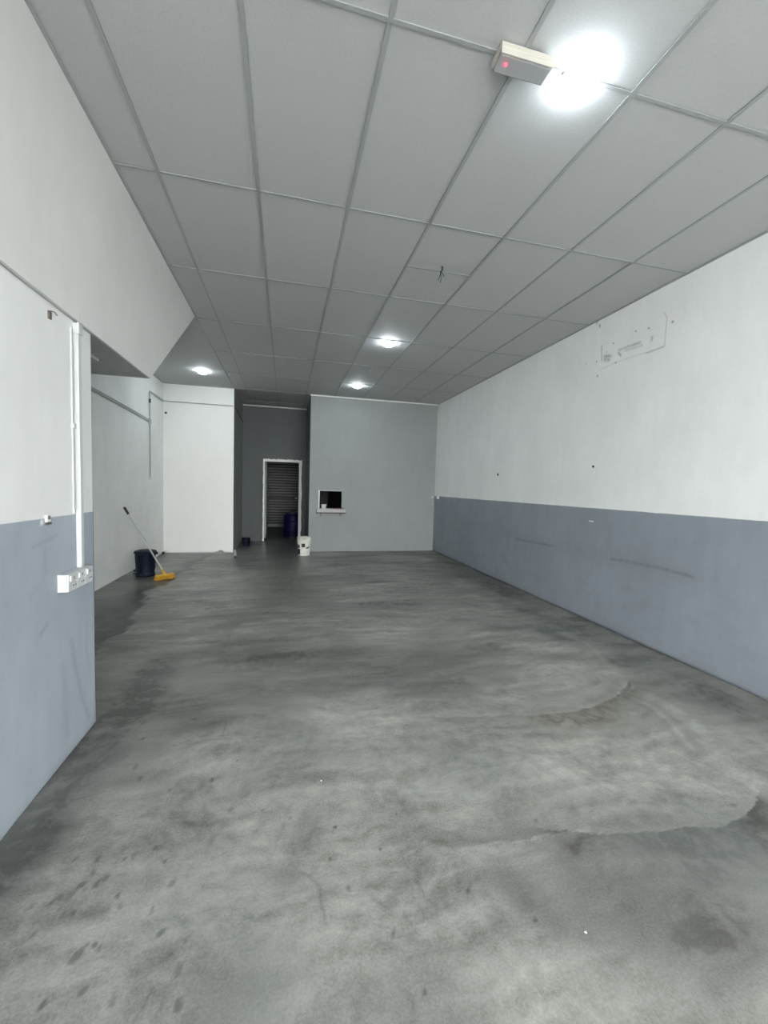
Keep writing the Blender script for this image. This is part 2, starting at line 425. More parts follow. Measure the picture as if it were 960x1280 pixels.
    # broad darker and lighter patches
    B = [(1.55, 1.16, .55, .20, 0, .34), (2.67, 3.55, .10, .16, 0, .55), (2.86, 4.3, .14, .7, .2, .40), (3.10, 5.4, .18, .9, .1, .55), (3.22, 7.0, .16, 1.1, 0, .45),
         (-0.05, 5.5, .5, .35, 0, .22), (0.5, 2.94, .4, .12, 0, .2), (1.18, 2.75, .3, .12, .2, .2), (3.12, 2.25, .16, .35, -.3, .40), (2.95, 2.7, .25, .6, -.2, .28),
         (1.39, .99, .2, .08, 0, .28), (.86, 1.22, .06, .12, .4, .28), (1.28, .85, .3, .1, .3, .12), (.38, 1.01, .2, .1, 0, .15), (-.1, 1.12, .16, .10, .3, .28),
         (-1.0, 2.1, .14, .5, -.1, .50), (-.98, 1.72, .12, .24, 0, .45), (-.78, 2.15, .2, .25, 0, .18), (-.15, 2.93, .35, .28, 0, .22), (-.95, 3.2, .14, .6, 0, .35), (-.72, 2.75, .3, .3, 0, .2),
         (2.75, 6.2, .35, .12, .3, .35), (2.2, 7.6, .5, .1, .2, .3), (1.3, 6.0, .6, .08, .1, .3), (1.0, 8.3, .8, .12, 0, .25), (2.9, 8.5, .4, .25, 0, .35),
         (.12, 1.62, .06, .10, 0, .16), (.03, 1.45, .07, .06, 0, .2), (-.2, 3.6, .35, .3, 0, .22), (-.55, 4.6, .35, .3, 0, .18), (1.75, 3.3, .5, .2, .2, .22)]
    for k, (cx, cy, rx, ry, an, am) in enumerate(B): dark += am*blob(X, Y, cx, cy, rx, ry, an, 1.2, 0.5, 50+k)
    L = [(.51, 2.36, .22, .16, .25), (.66, 1.72, .2, .18, .2), (-.42, 2.24, .16, .14, .25), (.9, 3.9, .7, .3, .16), (.29, 1.62, .18, .2, .14), (.2, 2.0, .4, .4, .12),  # first two: downlight reflections painted as paler floor
         (-.7, 1.95, .2, .12, .2), (1.5, 1.9, .4, .2, .14), (-.5, 6.6, .4, 1.2, .16), (-.8, 5.4, .3, .8, .12), (.74, 1.60, .2, .1, .2), (1.2, 1.75, .5, .12, .1)]
    for k, (cx, cy, rx, ry, am) in enumerate(L): light += am*blob(X, Y, cx, cy, rx, ry, 0, 1.4, 0.5, 90+k)
    # paint drips and droppings in the near left
    SP = [(-.82, 1.53, 1), (-.76, 1.70, .7), (-.68, 1.68, .9), (-.55, 1.67, 1), (-.48, 1.69, .8), (-.58, 1.66, .5), (-.38, 1.52, 1.2), (-.62, 1.59, 1.0), (-.55, 1.51, .8), (-.53, 1.47, .7),
          (-.37, 1.35, 1), (-.29, 1.31, .7), (-.29, 1.23, 1.1), (-.27, 1.14, 1.3), (-.45, 1.19, 1.1), (-.54, 1.23, .9), (-.63, 1.22, .9), (-.76, 1.43, .8), (-.54, 1.34, .8),
          (-.56, 1.355, .6), (-.585, 1.36, .6), (-.60, 1.33, 1.5), (-.72, 1.50, .6), (-.70, 1.48, .7), (-.67, 1.475, .7), (-.42, 1.42, .6), (-.42, 1.44, .4), (-.43, 1.62, .5), (-.82, 1.79, .5),
          (-.67, 1.62, .8), (-.69, 1.58, 1.2), (-.71, 1.545, 1.3), (-.64, 1.575, 1), (-.67, 1.56, .8), (-.74, 1.545, .9), (-.76, 1.53, .6),
          (-.22, 1.83, .9), (-.08, 1.80, .5), (.50, 1.66, .6), (.24, 1.37, .8), (.36, 1.19, .6), (.41, 1.02, .6), (.04, 1.73, .5),
          (-.97, 2.99, 1), (-.89, 2.63, .8), (-.81, 2.62, 1.2), (-.76, 2.46, .9), (-.72, 2.21, 1.2), (-.67, 2.12, 1.2), (-.33, 2.04, 1), (-.51, 2.01, .9), (-.30, 2.51, .6), (-.23, 2.16, .4), (-.89, 2.44, 1.2)]
    for k, (cx, cy, s) in enumerate(SP):
        dim = 0.34+0.36*((k*37) % 11)/11
        spot = np.maximum(spot, dim*blob(X, Y, cx, cy, .0075*s+.002, .0140*s+.002, 0.25*((k % 5)-2)-0.15, 0.35, 0.25, 120+k))
    for cx, cy, r in ((.225, 1.645, .0075), (.39, 1.50, .005), (.19, 1.50, .005), (.66, 1.27, .006), (.84, 1.13, .007), (1.1, 1.5, .006), (.28, .96, .006), (.52, .93, .008), (2.08, 1.39, .007)):
        spot = np.maximum(spot, 0.95*np.clip(1.6-np.hypot(X-cx, Y-cy)/r, 0, 1))
    CR = [[(.08, 1.47), (.10, 1.45), (.14, 1.40), (.14, 1.34), (.145, 1.28)], [(.49, 1.35), (.50, 1.28), (.53, 1.24)], [(.31, 1.33), (.36, 1.27)], [(.41, 1.25), (.44, 1.18)], [(-.35, 1.20), (-.36, 1.17), (-.385, 1.11)],
          [(-.6, 2.35), (-.45, 2.42), (-.33, 2.40), (-.33, 2.55)], [(-1.0, 2.05), (-.9, 2.03), (-.8, 2.06)], [(1.3, 2.9), (1.6, 3.0), (1.9, 2.95)]]
    for P in CR:
        d, _ = seg_dist(Xw*0.3+X*0.7, Yw*0.3+Y*0.7, P); spot = np.maximum(spot, 0.35*np.exp(-(d/0.005)**2))
    # dark stains along the right wall, darker floor along the other walls
    dark += 0.35*np.exp(-((XR-X)/0.07)**2)*(0.4+rag)*(Y < 9.1)
    dark += 0.30*np.exp(-((YB-Y)/0.06)**2)*(0.4+rag)*(X > XG)
    dark += 0.30*np.exp(-((X-XP)/0.035)**2)*(Y < 2.75)*(X > XP)*(0.4+rag)
    # broad trowel clouds, longer across the room than along it
    st1 = fbm(X*.55, Y*1.3, 1.6, 61, 5); st2 = fbm(X*.6, Y*1.8, 3.5, 67, 5)
    up = np.clip((Y-1.8)/1.5, 0, 1)
    dark += up*(np.clip((st1-.50)*5, 0, 1)*.30 + np.clip((st2-.52)*5, 0, 1)*.26)
    light += up*(np.clip((.46-st1)*5, 0, 1)*.13 + np.clip((.45-st2)*6, 0, 1)*.10)
    brown += up*np.clip((fbm(X, Y, 1.3, 71)-.55)*5, 0, 1)*.25
    # strings of ragged blotches nearer the right wall
    dark += np.clip((rag-0.50)*4.5, 0, 1)*0.38*np.exp(-((XR-0.25-X)/0.40)**2)*np.clip((Y-3)/2, 0, 1)
    light += 0.30*(np.clip(rag2-0.60, 0, 1)*4)*(X > 1.6)*(Y < 4)*0.4
    o = grid_mesh('floor', xs, ys, lambda U, V: (U, V, 0*U), M_FLOOR,
                  dict(dark=dark, light=np.clip(light, 0, .6), brown=np.clip(brown, 0, 1), spot=np.clip(spot, 0, 1), wet=np.clip(wet, 0, 1), gloss=np.clip(gloss, 0, 1)))
    tag(o, 'bare grey concrete floor with trowel arcs, drips and damp patches', kind='structure')
    return o
floor = build_floor()
tag(box('ground', -14, 16, -24, YF, -0.12, -0.005, M_PAVE), 'concrete street pavement in front of the shop', kind='structure')

# ------------------------------------------------------------------ walls
def build_right():
    ys = lin((YF, 2, 0.25), (2, 2.9, 0.03), (2.9, 4.2, 0.0085), (4.2, YB+2, 0.035))
    zs = lin((0, .6, .03), (.6, .9, .012), (.9, 2.7, .04), (2.7, H-.1, .0085), (H-.1, H+.02, .03))
    Y, Z = np.meshgrid(ys, zs, indexing='xy')
    st = np.zeros(Y.shape); li = np.zeros(Y.shape)
    rag = fbm(Y, Z*2, 5, 7); rag2 = fbm(Y, Z, 25, 9)
    def stroke(P, w, a):
        nonlocal st
        d, _ = seg_dist(Y, Z, P); st = np.maximum(st, a*np.exp(-(d/w)**2)*(0.4+1.1*rag2))
    # rubbed dark streaks on the grey band
    stroke([(4.60, .752), (5.0, .745), (5.5, .735)], .022, .62)
    stroke([(5.9, .77), (4.4, .75), (3.5, .77), (2.6, .775)], .10, .16)
    stroke([(3.62, .758), (3.4, .772), (3.0, .778), (2.72, .765)], .022, .62)
    stroke([(3.9, .75), (3.6, .76)], .04, .2)
    # darker towards the floor, with ragged blotches low down
    st = np.maximum(st, .35*np.exp(-(Z/.07)**2)*rag*1.3*(Y > 2))
    st = np.maximum(st, np.clip((rag-.55)*3, 0, 1)*.22*(Z < .9)*(Y > 2))
    # outline and scraped plaster where a cooler was taken down
    for P, w, a in (([(3.935, 3.09), (3.925, 2.92)], .007, .40), ([(3.88, 2.955), (3.80, 2.935)], .020, .42), ([(3.88, 2.925), (3.82, 2.905)], .02, .42),
                    ([(3.69, 2.965), (3.42, 2.955)], .012, .36), ([(3.69, 2.94), (3.66, 2.90)], .012, .40), ([(3.60, 2.935), (3.40, 2.92)], .012, .26),
                    ([(3.95, 2.83), (3.70, 2.845), (3.30, 2.833), (3.15, 2.83)], .005, .18), ([(3.34, 2.825), (3.15, 2.83)], .007, .36),
                    ([(3.145, 2.83), (3.14, 3.09), (3.17, 3.14)], .006, .26), ([(3.285, 2.96), (3.29, 2.93)], .012, .36)):
        stroke(P, w, a*1.35)
    for y, z, r in ((3.985, 3.32, .008), (4.035, 3.385, .010), (3.768, 3.06, .007), (3.719, 2.844, .007), (3.976, 2.768, .008), (3.078, 3.023, .008), (3.332, 3.06, .007),
                    (3.483, 3.083, .006), (4.001, 2.934, .006), (3.86, 3.0, .005), (4.17, 2.96, .005), (3.57, 2.97, .005)):
        st = np.maximum(st, .85*np.clip(1.8-np.hypot(Y-y, Z-z)/r, 0, 1))
    # pale runs low on the white band
    li += .35*np.clip(rag2-.5, 0, 1)*3*(Z > 1.3)*(Z < 1.9)*(Y > 5)*(fbm(Y*3, Z*.6, 3, 21) > .55)
    o = grid_mesh('wall_right', ys, zs, lambda U, V: (XR+0*U, U, V), M_RIGHT, dict(stain=np.clip(st, 0, 1), light=np.clip(li, 0, .5)), flip=False)
    tag(o, 'long side wall, white above a grey painted band', kind='structure')
    md = o.modifiers.new('thickness', 'SOLIDIFY'); md.thickness = 0.15; md.offset = 1
    return o
wall_right = build_right()
def build_left():
    ys = lin((YF, 1.7, .15), (1.7, 2.69, .012)); zs = lin((0, 1.3, .012), (1.3, 2.33, .03))
    Y, Z = np.meshgrid(ys, zs, indexing='xy'); st = np.zeros(Y.shape); li = np.zeros(Y.shape)
    rag = fbm(Y*1.5, Z, 6, 3)
    def stroke(P, w, a):
        nonlocal st
        d, _ = seg_dist(Y, Z, P); st = np.maximum(st, a*np.exp(-(d/w)**2)*(0.4+1.1*rag))
    stroke([(2.42, .60), (2.47, .40), (2.53, .22), (2.60, .08)], .02, .26)
    stroke([(2.33, .50), (2.35, .30), (2.36, .12)], .03, .20)
    stroke([(2.60, .66), (2.58, .50), (2.62, .35)], .015, .18)
    stroke([(2.15, .73), (2.20, .76)], .012, .40); stroke([(2.08, .93), (2.14, .96)], .02, .12)
    stroke([(2.10, 1.14), (2.30, 1.17)], .012, .18); stroke([(2.2, 1.0), (2.2, 1.12)], .008, .2)
    st = np.maximum(st, .30*np.exp(-(Z/.04)**2)*rag*1.3)
    for y, z, r in ((2.175, 1.245, .008),): li = np.maximum(li, np.clip(1.8-np.hypot(Y-y, Z-z)/r, 0, 1))
    o = grid_mesh('wall_left', ys, zs, lambda U, V: (XP+0*U, U, V), M_LEFT, dict(stain=st, light=li), flip=False)
    tag(o, 'near side wall, white above a grey painted band', kind='structure')
    md = o.modifiers.new('thickness', 'SOLIDIFY'); md.thickness = 0.14; md.offset = -1
    return o
wall_left = build_left()

tag(box('wall_alcove_left', XA-.15, XA, YF, YD+.2, 0, H+.02, M_WHITE), 'white alcove side wall under the staircase', kind='structure')
tag(box('wall_alcove_front', XA-.15, XP-.145, 2.2, 2.3, 0, 2.26, M_WHITE), 'white wall closing the near end of the alcove', kind='structure')
tag(box('wall_white_block', XA-.15, XB, YB, YD+.15, 0, H+.02, M_FRESH), 'freshly painted white wall at the end of the alcove', kind='structure')
# the side of the white block is grey, lighter than the recess
tag(box('wall_recess_left', XB, XB+.006, YB+.012, YD, 0, H+.02, M_GREY), 'grey left side of the recess', kind='structure')
def holed(name, x0, x1, y0, y1, z0, z1, hx0, hx1, hz0, hz1, mat):
    bm = bmesh.new()
    add_box(bm, x0, hx0, y0, y1, z0, z1); add_box(bm, hx1, x1, y0, y1, z0, z1)
    add_box(bm, hx0, hx1, y0, y1, hz1, z1)
    if hz0 > z0+.001: add_box(bm, hx0, hx1, y0, y1, z0, hz0)
    return obj(name, bm, mat)
HX0, HX1, HZ0, HZ1 = .70, 1.225, .955, 1.35
tag(holed('wall_grey_block', XG, XR+.15, YB, YB+.12, 0, H+.02, HX0, HX1, HZ0, HZ1, M_GREY), 'grey painted end wall with a small serving hatch', kind='structure')
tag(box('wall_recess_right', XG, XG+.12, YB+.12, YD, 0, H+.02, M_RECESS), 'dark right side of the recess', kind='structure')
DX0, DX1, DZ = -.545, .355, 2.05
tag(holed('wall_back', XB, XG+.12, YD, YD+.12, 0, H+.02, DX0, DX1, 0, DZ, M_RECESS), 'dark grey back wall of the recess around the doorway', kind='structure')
# room behind the hatch and passage behind the door
def store():
    bm = bmesh.new()
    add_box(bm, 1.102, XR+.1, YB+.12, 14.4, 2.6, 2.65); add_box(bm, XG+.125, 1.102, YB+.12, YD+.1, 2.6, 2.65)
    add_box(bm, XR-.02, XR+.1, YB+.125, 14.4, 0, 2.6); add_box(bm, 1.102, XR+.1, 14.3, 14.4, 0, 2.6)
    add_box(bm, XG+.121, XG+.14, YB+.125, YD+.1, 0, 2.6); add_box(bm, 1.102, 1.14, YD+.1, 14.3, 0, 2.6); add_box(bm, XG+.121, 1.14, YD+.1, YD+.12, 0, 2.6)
    tag(obj('wall_store', bm, M_BLACKROOM), 'walls of the unlit room behind the hatch, its darkness coloured in', kind='structure')
store()
def passage():
    bm = bmesh.new()
    add_box(bm, -1.25, -1.15, YD+.12, YS+.3, 0, 2.7); add_box(bm, 1.0, 1.1, YD+.12, YS+.3, 0, 2.7)
    add_box(bm, -1.25, 1.1, YD+.12, YS+.3, 2.6, 2.7); add_box(bm, -1.25, 1.1, YS+.2, YS+.3, 0, 2.7)
    tag(obj('wall_passage', bm, simple('passage_shade_plaster', (.10, .10, .10), .8)), 'dim walls of the passage behind the doorway', kind='structure')  # dark wall colour stands in for the missing light in the passage
passage()

# stair bulkhead: flat soffit, then rising flight
def prism(name, prof, x0, x1, mat, parent=None):
    bm = bmesh.new()
    a = [bm.verts.new((x0, y, z)) for y, z in prof]; b_ = [bm.verts.new((x1, y, z)) for y, z in prof]
    bm.faces.new(a); bm.faces.new(list(reversed(b_)))
    n = len(prof)
    for i in range(n): bm.faces.new((a[i], b_[i], b_[(i+1) % n], a[(i+1) % n]))
    return obj(name, bm, mat, parent)
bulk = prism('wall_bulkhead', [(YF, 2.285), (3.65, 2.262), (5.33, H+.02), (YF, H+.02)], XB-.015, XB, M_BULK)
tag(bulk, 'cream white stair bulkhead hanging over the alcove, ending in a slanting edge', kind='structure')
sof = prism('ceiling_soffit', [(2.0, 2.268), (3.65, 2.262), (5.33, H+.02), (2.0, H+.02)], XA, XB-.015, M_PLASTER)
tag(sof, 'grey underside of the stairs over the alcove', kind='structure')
box('soffit_beam', XA, -1.245, 2.3, 3.20, 2.245, 2.268, M_PLASTER, sof)
tag(box('wall_front_header', XA-.15, XR+.15, YF-.25, YF, 3.05, H+.1, M_WHITE), 'header beam over the open shop front', kind='structure')

# ------------------------------------------------------------------ ceiling
ceil = tag(box('ceiling', XA-.15, XR+.15, YF, YD+.15, H+.035, H+.12, M_PLASTER), 'suspended ceiling of grey-white boards in a metal grid', kind='structure')
GX = [XB+.001, -.811, -.205, .397, 1.0, 1.608, 2.204, 2.807, XR-.001]
GY = [YF, -3.03, -1.83, -.63, .57, 1.77, 2.96, 4.155, 5.355, 6.562, 7.765, 8.965, 10.165, YD]
tile_cache = {}
def tile(x0, x1, y0, y1):
    w, l = round(x1-x0, 3), round(y1-y0, 3)
    if (w, l) not in tile_cache:
        bm = bmesh.new(); g = .004
        add_box(bm, g, w-g, g, l-g, 0, .012)
        bmesh.ops.bevel(bm, geom=[e for e in bm.edges if abs(e.verts[0].co.z)+abs(e.verts[1].co.z) < 1e-6], offset=.003, segments=1, affect='EDGES')
        bmesh.ops.recalc_face_normals(bm, faces=bm.faces[:])
        me = bpy.data.meshes.new('ceiling_tile'); bm.to_mesh(me); bm.free(); me.materials.append(M_TILE)
        tile_cache[(w, l)] = me
    o = bpy.data.objects.new('ceiling_tile', tile_cache[(w, l)]); C.objects.link(o); o.parent = ceil
    o.location = (x0, y0, H+.002+random.uniform(0, .0025))
    o.rotation_euler = (random.uniform(-.0012, .0012), random.uniform(-.002, .002), 0)
for i in range(len(GX)-1):
    for j in range(len(GY)-1):
        x0, x1, y0, y1 = GX[i], GX[i+1], GY[j], GY[j+1]
        if y0 >= 8.9 and i > 2: continue                 # above the closed rooms
        if y0 >= 8.9 and i == 2: x1 = XG
        if (i, j) == (4, 6): tile(x0, x1, y0, 3.555); tile(x0, x1, 3.555, y1); continue
        tile(x0, x1, y0, y1)
def tee(name, x0, x1, y0, y1):
    bm = bmesh.new(); add_box(bm, x0, x1, y0, y1, H-.003, H+.0015)
    if x1-x0 < y1-y0: c = (x0+x1)/2; add_box(bm, c-.001, c+.001, y0, y1, H+.0015, H+.03)
    else: c = (y0+y1)/2; add_box(bm, x0, x1, c-.001, c+.001, H+.0015, H+.03)
    return obj(name, bm, M_TEE, ceil)
for i, x in enumerate(GX[1:-1]):
    y1 = YD-.001 if x < XG else YB-.001
    tee('main_runner', x-.011, x+.011, YF, y1)
for y in GY[1:-1]:
    for i in range(len(GX)-1):
        if y > YB-.1 and i > 2: continue
        x1 = GX[i+1]
        if y > YB-.1 and i == 2: x1 = XG
        tee('cross_tee', GX[i]+.011, x1-.011, y-.009, y+.009)
tee('cross_tee', 1.011, 1.597, 3.546, 3.564)
# plain plasterboard over the alcove
box('plasterboard_panel', XA, XB, 5.2, YB, H, H+.012, M_TILE, ceil)
# edge trims: the same white trim, its unlit runs shaded by grey colour
def trim(n, x0, x1, y0, y1, z0, z1, mat, lab): tag(box('trim_%d' % n, x0, x1, y0, y1, z0, z1, mat), lab, kind='structure')
trim(1, XG-.02, XR, YB-.022, YB, H-.022, H, M_ANGLE, 'white edge trim over the grey end wall')
trim(2, XB+.006, XG, YD-.022, YD, H-.022, H, M_ANGLE, 'white edge trim over the dark back wall')
trim(3, XR-.012, XR, YF, YB-.022, H-.010, H-.0005, M_TEE, 'edge trim with painted-in shade along the long side wall')
trim(4, XB, XB+.012, YF, 5.31, H-.010, H-.0005, M_TEE, 'edge trim with painted-in shade along the bulkhead')
trim(5, XA, XB, YB-.012, YB, H-.012, H, M_TEE, 'edge trim with painted-in shade over the white alcove wall')
trim(6, XA, XA+.012, 5.3, YB-.012, H-.012, H, M_TEE, 'edge trim with painted-in shade over the alcove side wall')
trim(7, XA, XB-.04, YB-.018, YB, 0.0, .022, M_PVC, 'white pipe-like skirting at the foot of the white wall')

# ------------------------------------------------------------------ doorway
fr = empty('door_1', (0, YD, 0)); tag(fr, 'open doorway with peeling white frame', kind='structure')
def ragged_strip(name, horizontal, a0, a1, b0, b1, seed):
    """frame face with a torn inner/outer paint edge, given thickness"""
    rs = random.Random(seed); bm = bmesh.new(); n = 26
    front, back = [], []
    for k in range(n+1):
        t = k/n; s = a0+(a1-a0)*t
        w = b1 + rs.uniform(-.010, .012)*(0.4 if seed == 1 else 1)
        for lst, yy in ((front, -.014), (back, 0.002)):
            p, q = ((s, yy, b0), (s, yy, w)) if horizontal else ((b0, yy, s), (w, yy, s))
            lst.append((bm.verts.new(p), bm.verts.new(q)))
    for k in range(n):
        for A_, B_ in ((front[k], front[k+1]),): bm.faces.new((A_[0], B_[0], B_[1], A_[1]))
        A_, B_ = back[k], back[k+1]; bm.faces.new((A_[0], A_[1], B_[1], B_[0]))
        for s in (0, 1): bm.faces.new((front[k][s], front[k+1][s], back[k+1][s], back[k][s]))
    for k in (0, n): bm.faces.new((front[k][0], front[k][1], back[k][1], back[k][0]))
    return obj(name, bm, M_FRAME, fr)
ragged_strip('frame_post', False, 0.005, DZ, DX0+.0, DX0-.014, 1)
ragged_strip('frame_post', False, 0.0, DZ+.02, DX1-.028, DX1+.040, 2)
ragged_strip('frame_head', True, DX0-.014, DX1+.04, DZ, DZ+.036, 3)
box('jamb_lining', DX0, DX0+.022, 0, .12, 0, DZ, M_FRAME, fr)
box('jamb_lining', DX1-.03, DX1, 0, .12, 0, DZ, M_FRAME, fr)
box('head_lining', DX0+.022, DX1-.03, 0, .12, DZ-.025, DZ, M_FRAME, fr)
leaf = box('door_leaf', DX0+.022, DX0+.062, .14, .96, .06, DZ-.03, M_DOOR, fr, bevel=.002)
bm = bmesh.new(); add_tube(bm, [(DX0+.063, .88, 1.0), (DX0+.10, .88, 1.0)], .012); add_tube(bm, [(DX0+.10, .88, 1.0), (DX0+.10, .78, 1.0)], .009)
kn = obj('door_handle', bm, M_BLACK, leaf, smooth=True)
box('lock_plate', DX0+.0225, DX0+.0245, .02, .05, .94, 1.06, M_BLACK, fr)

# roller shutter with ribs
sh = empty('roller_shutter', (-.1, YS, 0)); tag(sh, 'ribbed metal roller shutter closing the passage behind the doorway', 'shutter')
pitch = .090
bm = bmesh.new(); prof = [(0, 0), (-.020, .004), (-.030, .016), (-.030, .036), (-.020, .048), (0, .052)]
L_, R_ = -.85, .95
va = [bm.verts.new((L_, y, z)) for y, z in prof]; vb = [bm.verts.new((R_, y, z)) for y, z in prof]
vc = [bm.verts.new((L_, .006, 0)), bm.verts.new((L_, .006, .052))]; vd = [bm.verts.new((R_, .006, 0)), bm.verts.new((R_, .006, .052))]
for i in range(len(prof)-1): bm.faces.new((va[i], vb[i], vb[i+1], va[i+1]))
bm.faces.new((vc[0], vd[0], vd[1], vc[1])); bm.faces.new(va+[vc[1], vc[0]]); bm.faces.new(vb+[vd[1], vd[0]])
first = obj('slat', bm, M_SHUT, sh, smooth=True)
for k in range(28):
    o = first if k == 0 else first.copy()
    if k: C.objects.link(o)
    o.parent = sh; o.location = (0, 0, .07+k*pitch)
box('shutter_backing', L_, R_, .006, .014, .07, 2.55, M_BLACK, sh)
box('bottom_bar', L_, R_, -.03, .02, .01, .07, M_SHUT, sh)
box('guide_rail', L_-.08, L_, -.05, .05, 0, 2.59, M_SHUT, sh); box('guide_rail', R_-.03, R_+.04, -.05, .05, 0, 2.59, M_SHUT, sh)
box('locking_bar', L_+.05, R_-.05, -.05, -.032, .98, 1.02, M_BLACK, sh)
lb = lathe('pull_handle', [(.02, 0), (.045, .01), (.045, .03), (.02, .04)], M_POLE, sh, 16, (.45, -.05, 1.0)); lb.rotation_euler = (math.pi/2, 0, 0)

# blue drum in the passage
dr = empty('plastic_drum', (.20, 11.35, 0)); tag(dr, 'dark blue plastic drum standing just inside the doorway', 'drum')
lathe('drum_body', [(.20, 0), (.235, .02), (.245, .06), (.245, .20), (.258, .215), (.245, .23), (.245, .46), (.258, .475), (.245, .49), (.240, .60), (.215, .655), (.19, .67)], M_BLUE, dr, 40)
lathe('drum_lid', [(.20, .671), (.20, .69), (.185, .695), (.05, .69)], M_BLACK, dr, 40)
tube('drum_handle', rounded([(-.07, 0, .69), (-.07, 0, .735), (.07, 0, .735), (.07, 0, .69)], .02), .010, M_BLACK, dr)
lathe('drum_base', [(.248, .0), (.262, .005), (.262, .055), (.247, .06)], M_BLACK, dr, 40, cap0=False, cap1=False)

# ------------------------------------------------------------------ hatch
ht = empty('window_1', (HX0, YB, HZ0)); tag(ht, 'small square serving hatch with a pale lining in the grey wall', kind='structure')
hw, hh = HX1-HX0, HZ1-HZ0
box('hatch_lining', -.0, .022, -.004, .12, 0, hh, M_FRAME, ht); box('hatch_lining', hw-.012, hw, -.004, .12, 0, hh, M_GPVC, ht)
box('hatch_lining', .022, hw-.012, -.004, .12, hh-.012, hh, M_GPVC, ht)
shf = empty('hatch_shelf', (.655, YB-.13, HZ0-.10)); tag(shf, 'pale grey counter shelf projecting below the serving hatch', 'shelf')
box('shelf_board', 0, .63, 0, .128, .02, .098, M_SHELF, shf, bevel=.004)
box('shelf_lip', -.004, .634, -.006, .128, .0, .02, M_BRACKET, shf, bevel=.002)
for x in (.10, .53):
    box('shelf_bracket', x-.008, x+.008, .118, .128, -.07, 0, M_BRACKET, shf)
    box('bracket_arm', x-.008, x+.008, .02, .118, -.010, 0, M_BRACKET, shf)
cp = empty('cup', (.810, YB-.075, HZ0-.001)); tag(cp, 'small white tub on the left end of the hatch shelf', 'cup')
lathe('cup_body', [(.042, 0), (.046, .003), (.058, .088), (.054, .088), (.044, .008)], M_PVC, cp, 28, cap1=True)
lathe('cup_rim', [(.058, .080), (.063, .083), (.063, .092), (.056, .094)], M_PVC, cp, 28, cap0=False, cap1=False)
# crumpled red cloth
bm = bmesh.new(); N = 14
g = [[bm.verts.new((.22*(i/N-.5), .075*(j/6-.5)*(.8+.3*math.sin(i)), .004+.026*abs(math.sin(i*.9)*math.cos(j*1.3+i*.3))*math.sin(math.pi*min(1, (i+.5)/N)))) for j in range(7)] for i in range(N+1)]
for i in range(N):
    for j in range(6): bm.faces.new((g[i][j], g[i+1][j], g[i+1][j+1], g[i][j+1]))
cl = obj('cloth', bm, M_RED, smooth=True); cl.location = (1.14, YB-.02, HZ0+.001)
md = cl.modifiers.new('thick', 'SOLIDIFY'); md.thickness = .004
tag(cl, 'crumpled dark red cloth on the right end of the hatch shelf', 'cloth')

# ------------------------------------------------------------------ white pail by the doorway
pl = empty('paint_pail', (.385, 8.56, 0)); tag(pl, 'used white paint pail with torn label standing beside the doorway recess', 'pail')
lathe('pail_body', [(.112, 0), (.118, .004), (.134, .30), (.140, .30), (.140, .31), (.134, .318), (.135, .345), (.142, .352), (.142, .375), (.136, .378), (.130, .372), (.112, .012)], M_PAIL, pl, 40)
lathe('rim_ring', [(.1425, .330), (.147, .332), (.147, .342), (.1425, .344)], M_PAIL, pl, 40, cap0=False, cap1=False)
def patch(name, a0, a1, z0, z1, mat, off=.0015):
    bm = bmesh.new(); n = 8; rr = lambda z: .118+(z-.004)*(.016/.296)+off
    rows = [[bm.verts.new((rr(z)*math.cos(a0+(a1-a0)*k/n), rr(z)*math.sin(a0+(a1-a0)*k/n), z)) for k in range(n+1)] for z in (z0, z1)]
    for k in range(n): bm.faces.new((rows[0][k], rows[0][k+1], rows[1][k+1], rows[1][k]))
    o = obj(name, bm, mat, pl, smooth=True); md = o.modifiers.new('t', 'SOLIDIFY'); md.thickness = .001
c0 = -math.pi/2
patch('label_patch', c0-.42, c0+.12, .180, .255, M_LABEL)
patch('label_patch', c0+.30, c0+1.05, .165, .185, M_LABEL); patch('label_patch', c0+.30, c0+.70, .150, .165, M_LABEL)
patch('label_patch', c0+.30, c0+.75, .088, .096, M_GWIRE); patch('label_patch', c0-.3, c0+.8, .045, .049, M_GWIRE)
patch('label_patch', c0-1.5, c0-.75, .16, .23, M_RED); patch('label_patch', c0-1.5, c0-.7, .03, .14, simple('label_green', (.02, .05, .03)))
tube('bail_handle', [(.146*math.cos(a), .146*math.sin(a), .325-.10*math.sin((a+.1)/2.94*1.0)*0 - .16*abs(math.sin((a)))) for a in [-.02-k*(math.pi-.04)/18 for k in range(19)]], .003, M_GPVC, pl, 6)

# small dark blue pail in the recess
sp = empty('small_bucket', (-.885, 9.95, 0)); tag(sp, 'small dark blue bucket on the floor of the recess, left of the doorway', 'bucket')
lathe('bucket_body', [(.068, 0), (.074, .004), (.090, .165), (.095, .165), (.095, .182), (.088, .182), (.070, .008)], M_DBLUE, sp, 32)
tube('bucket_handle', [(.097*math.cos(a), .097*math.sin(a), .168-.05*abs(math.sin(a))) for a in [-k*math.pi/14 for k in range(15)]], .003, M_BLACK, sp, 6)

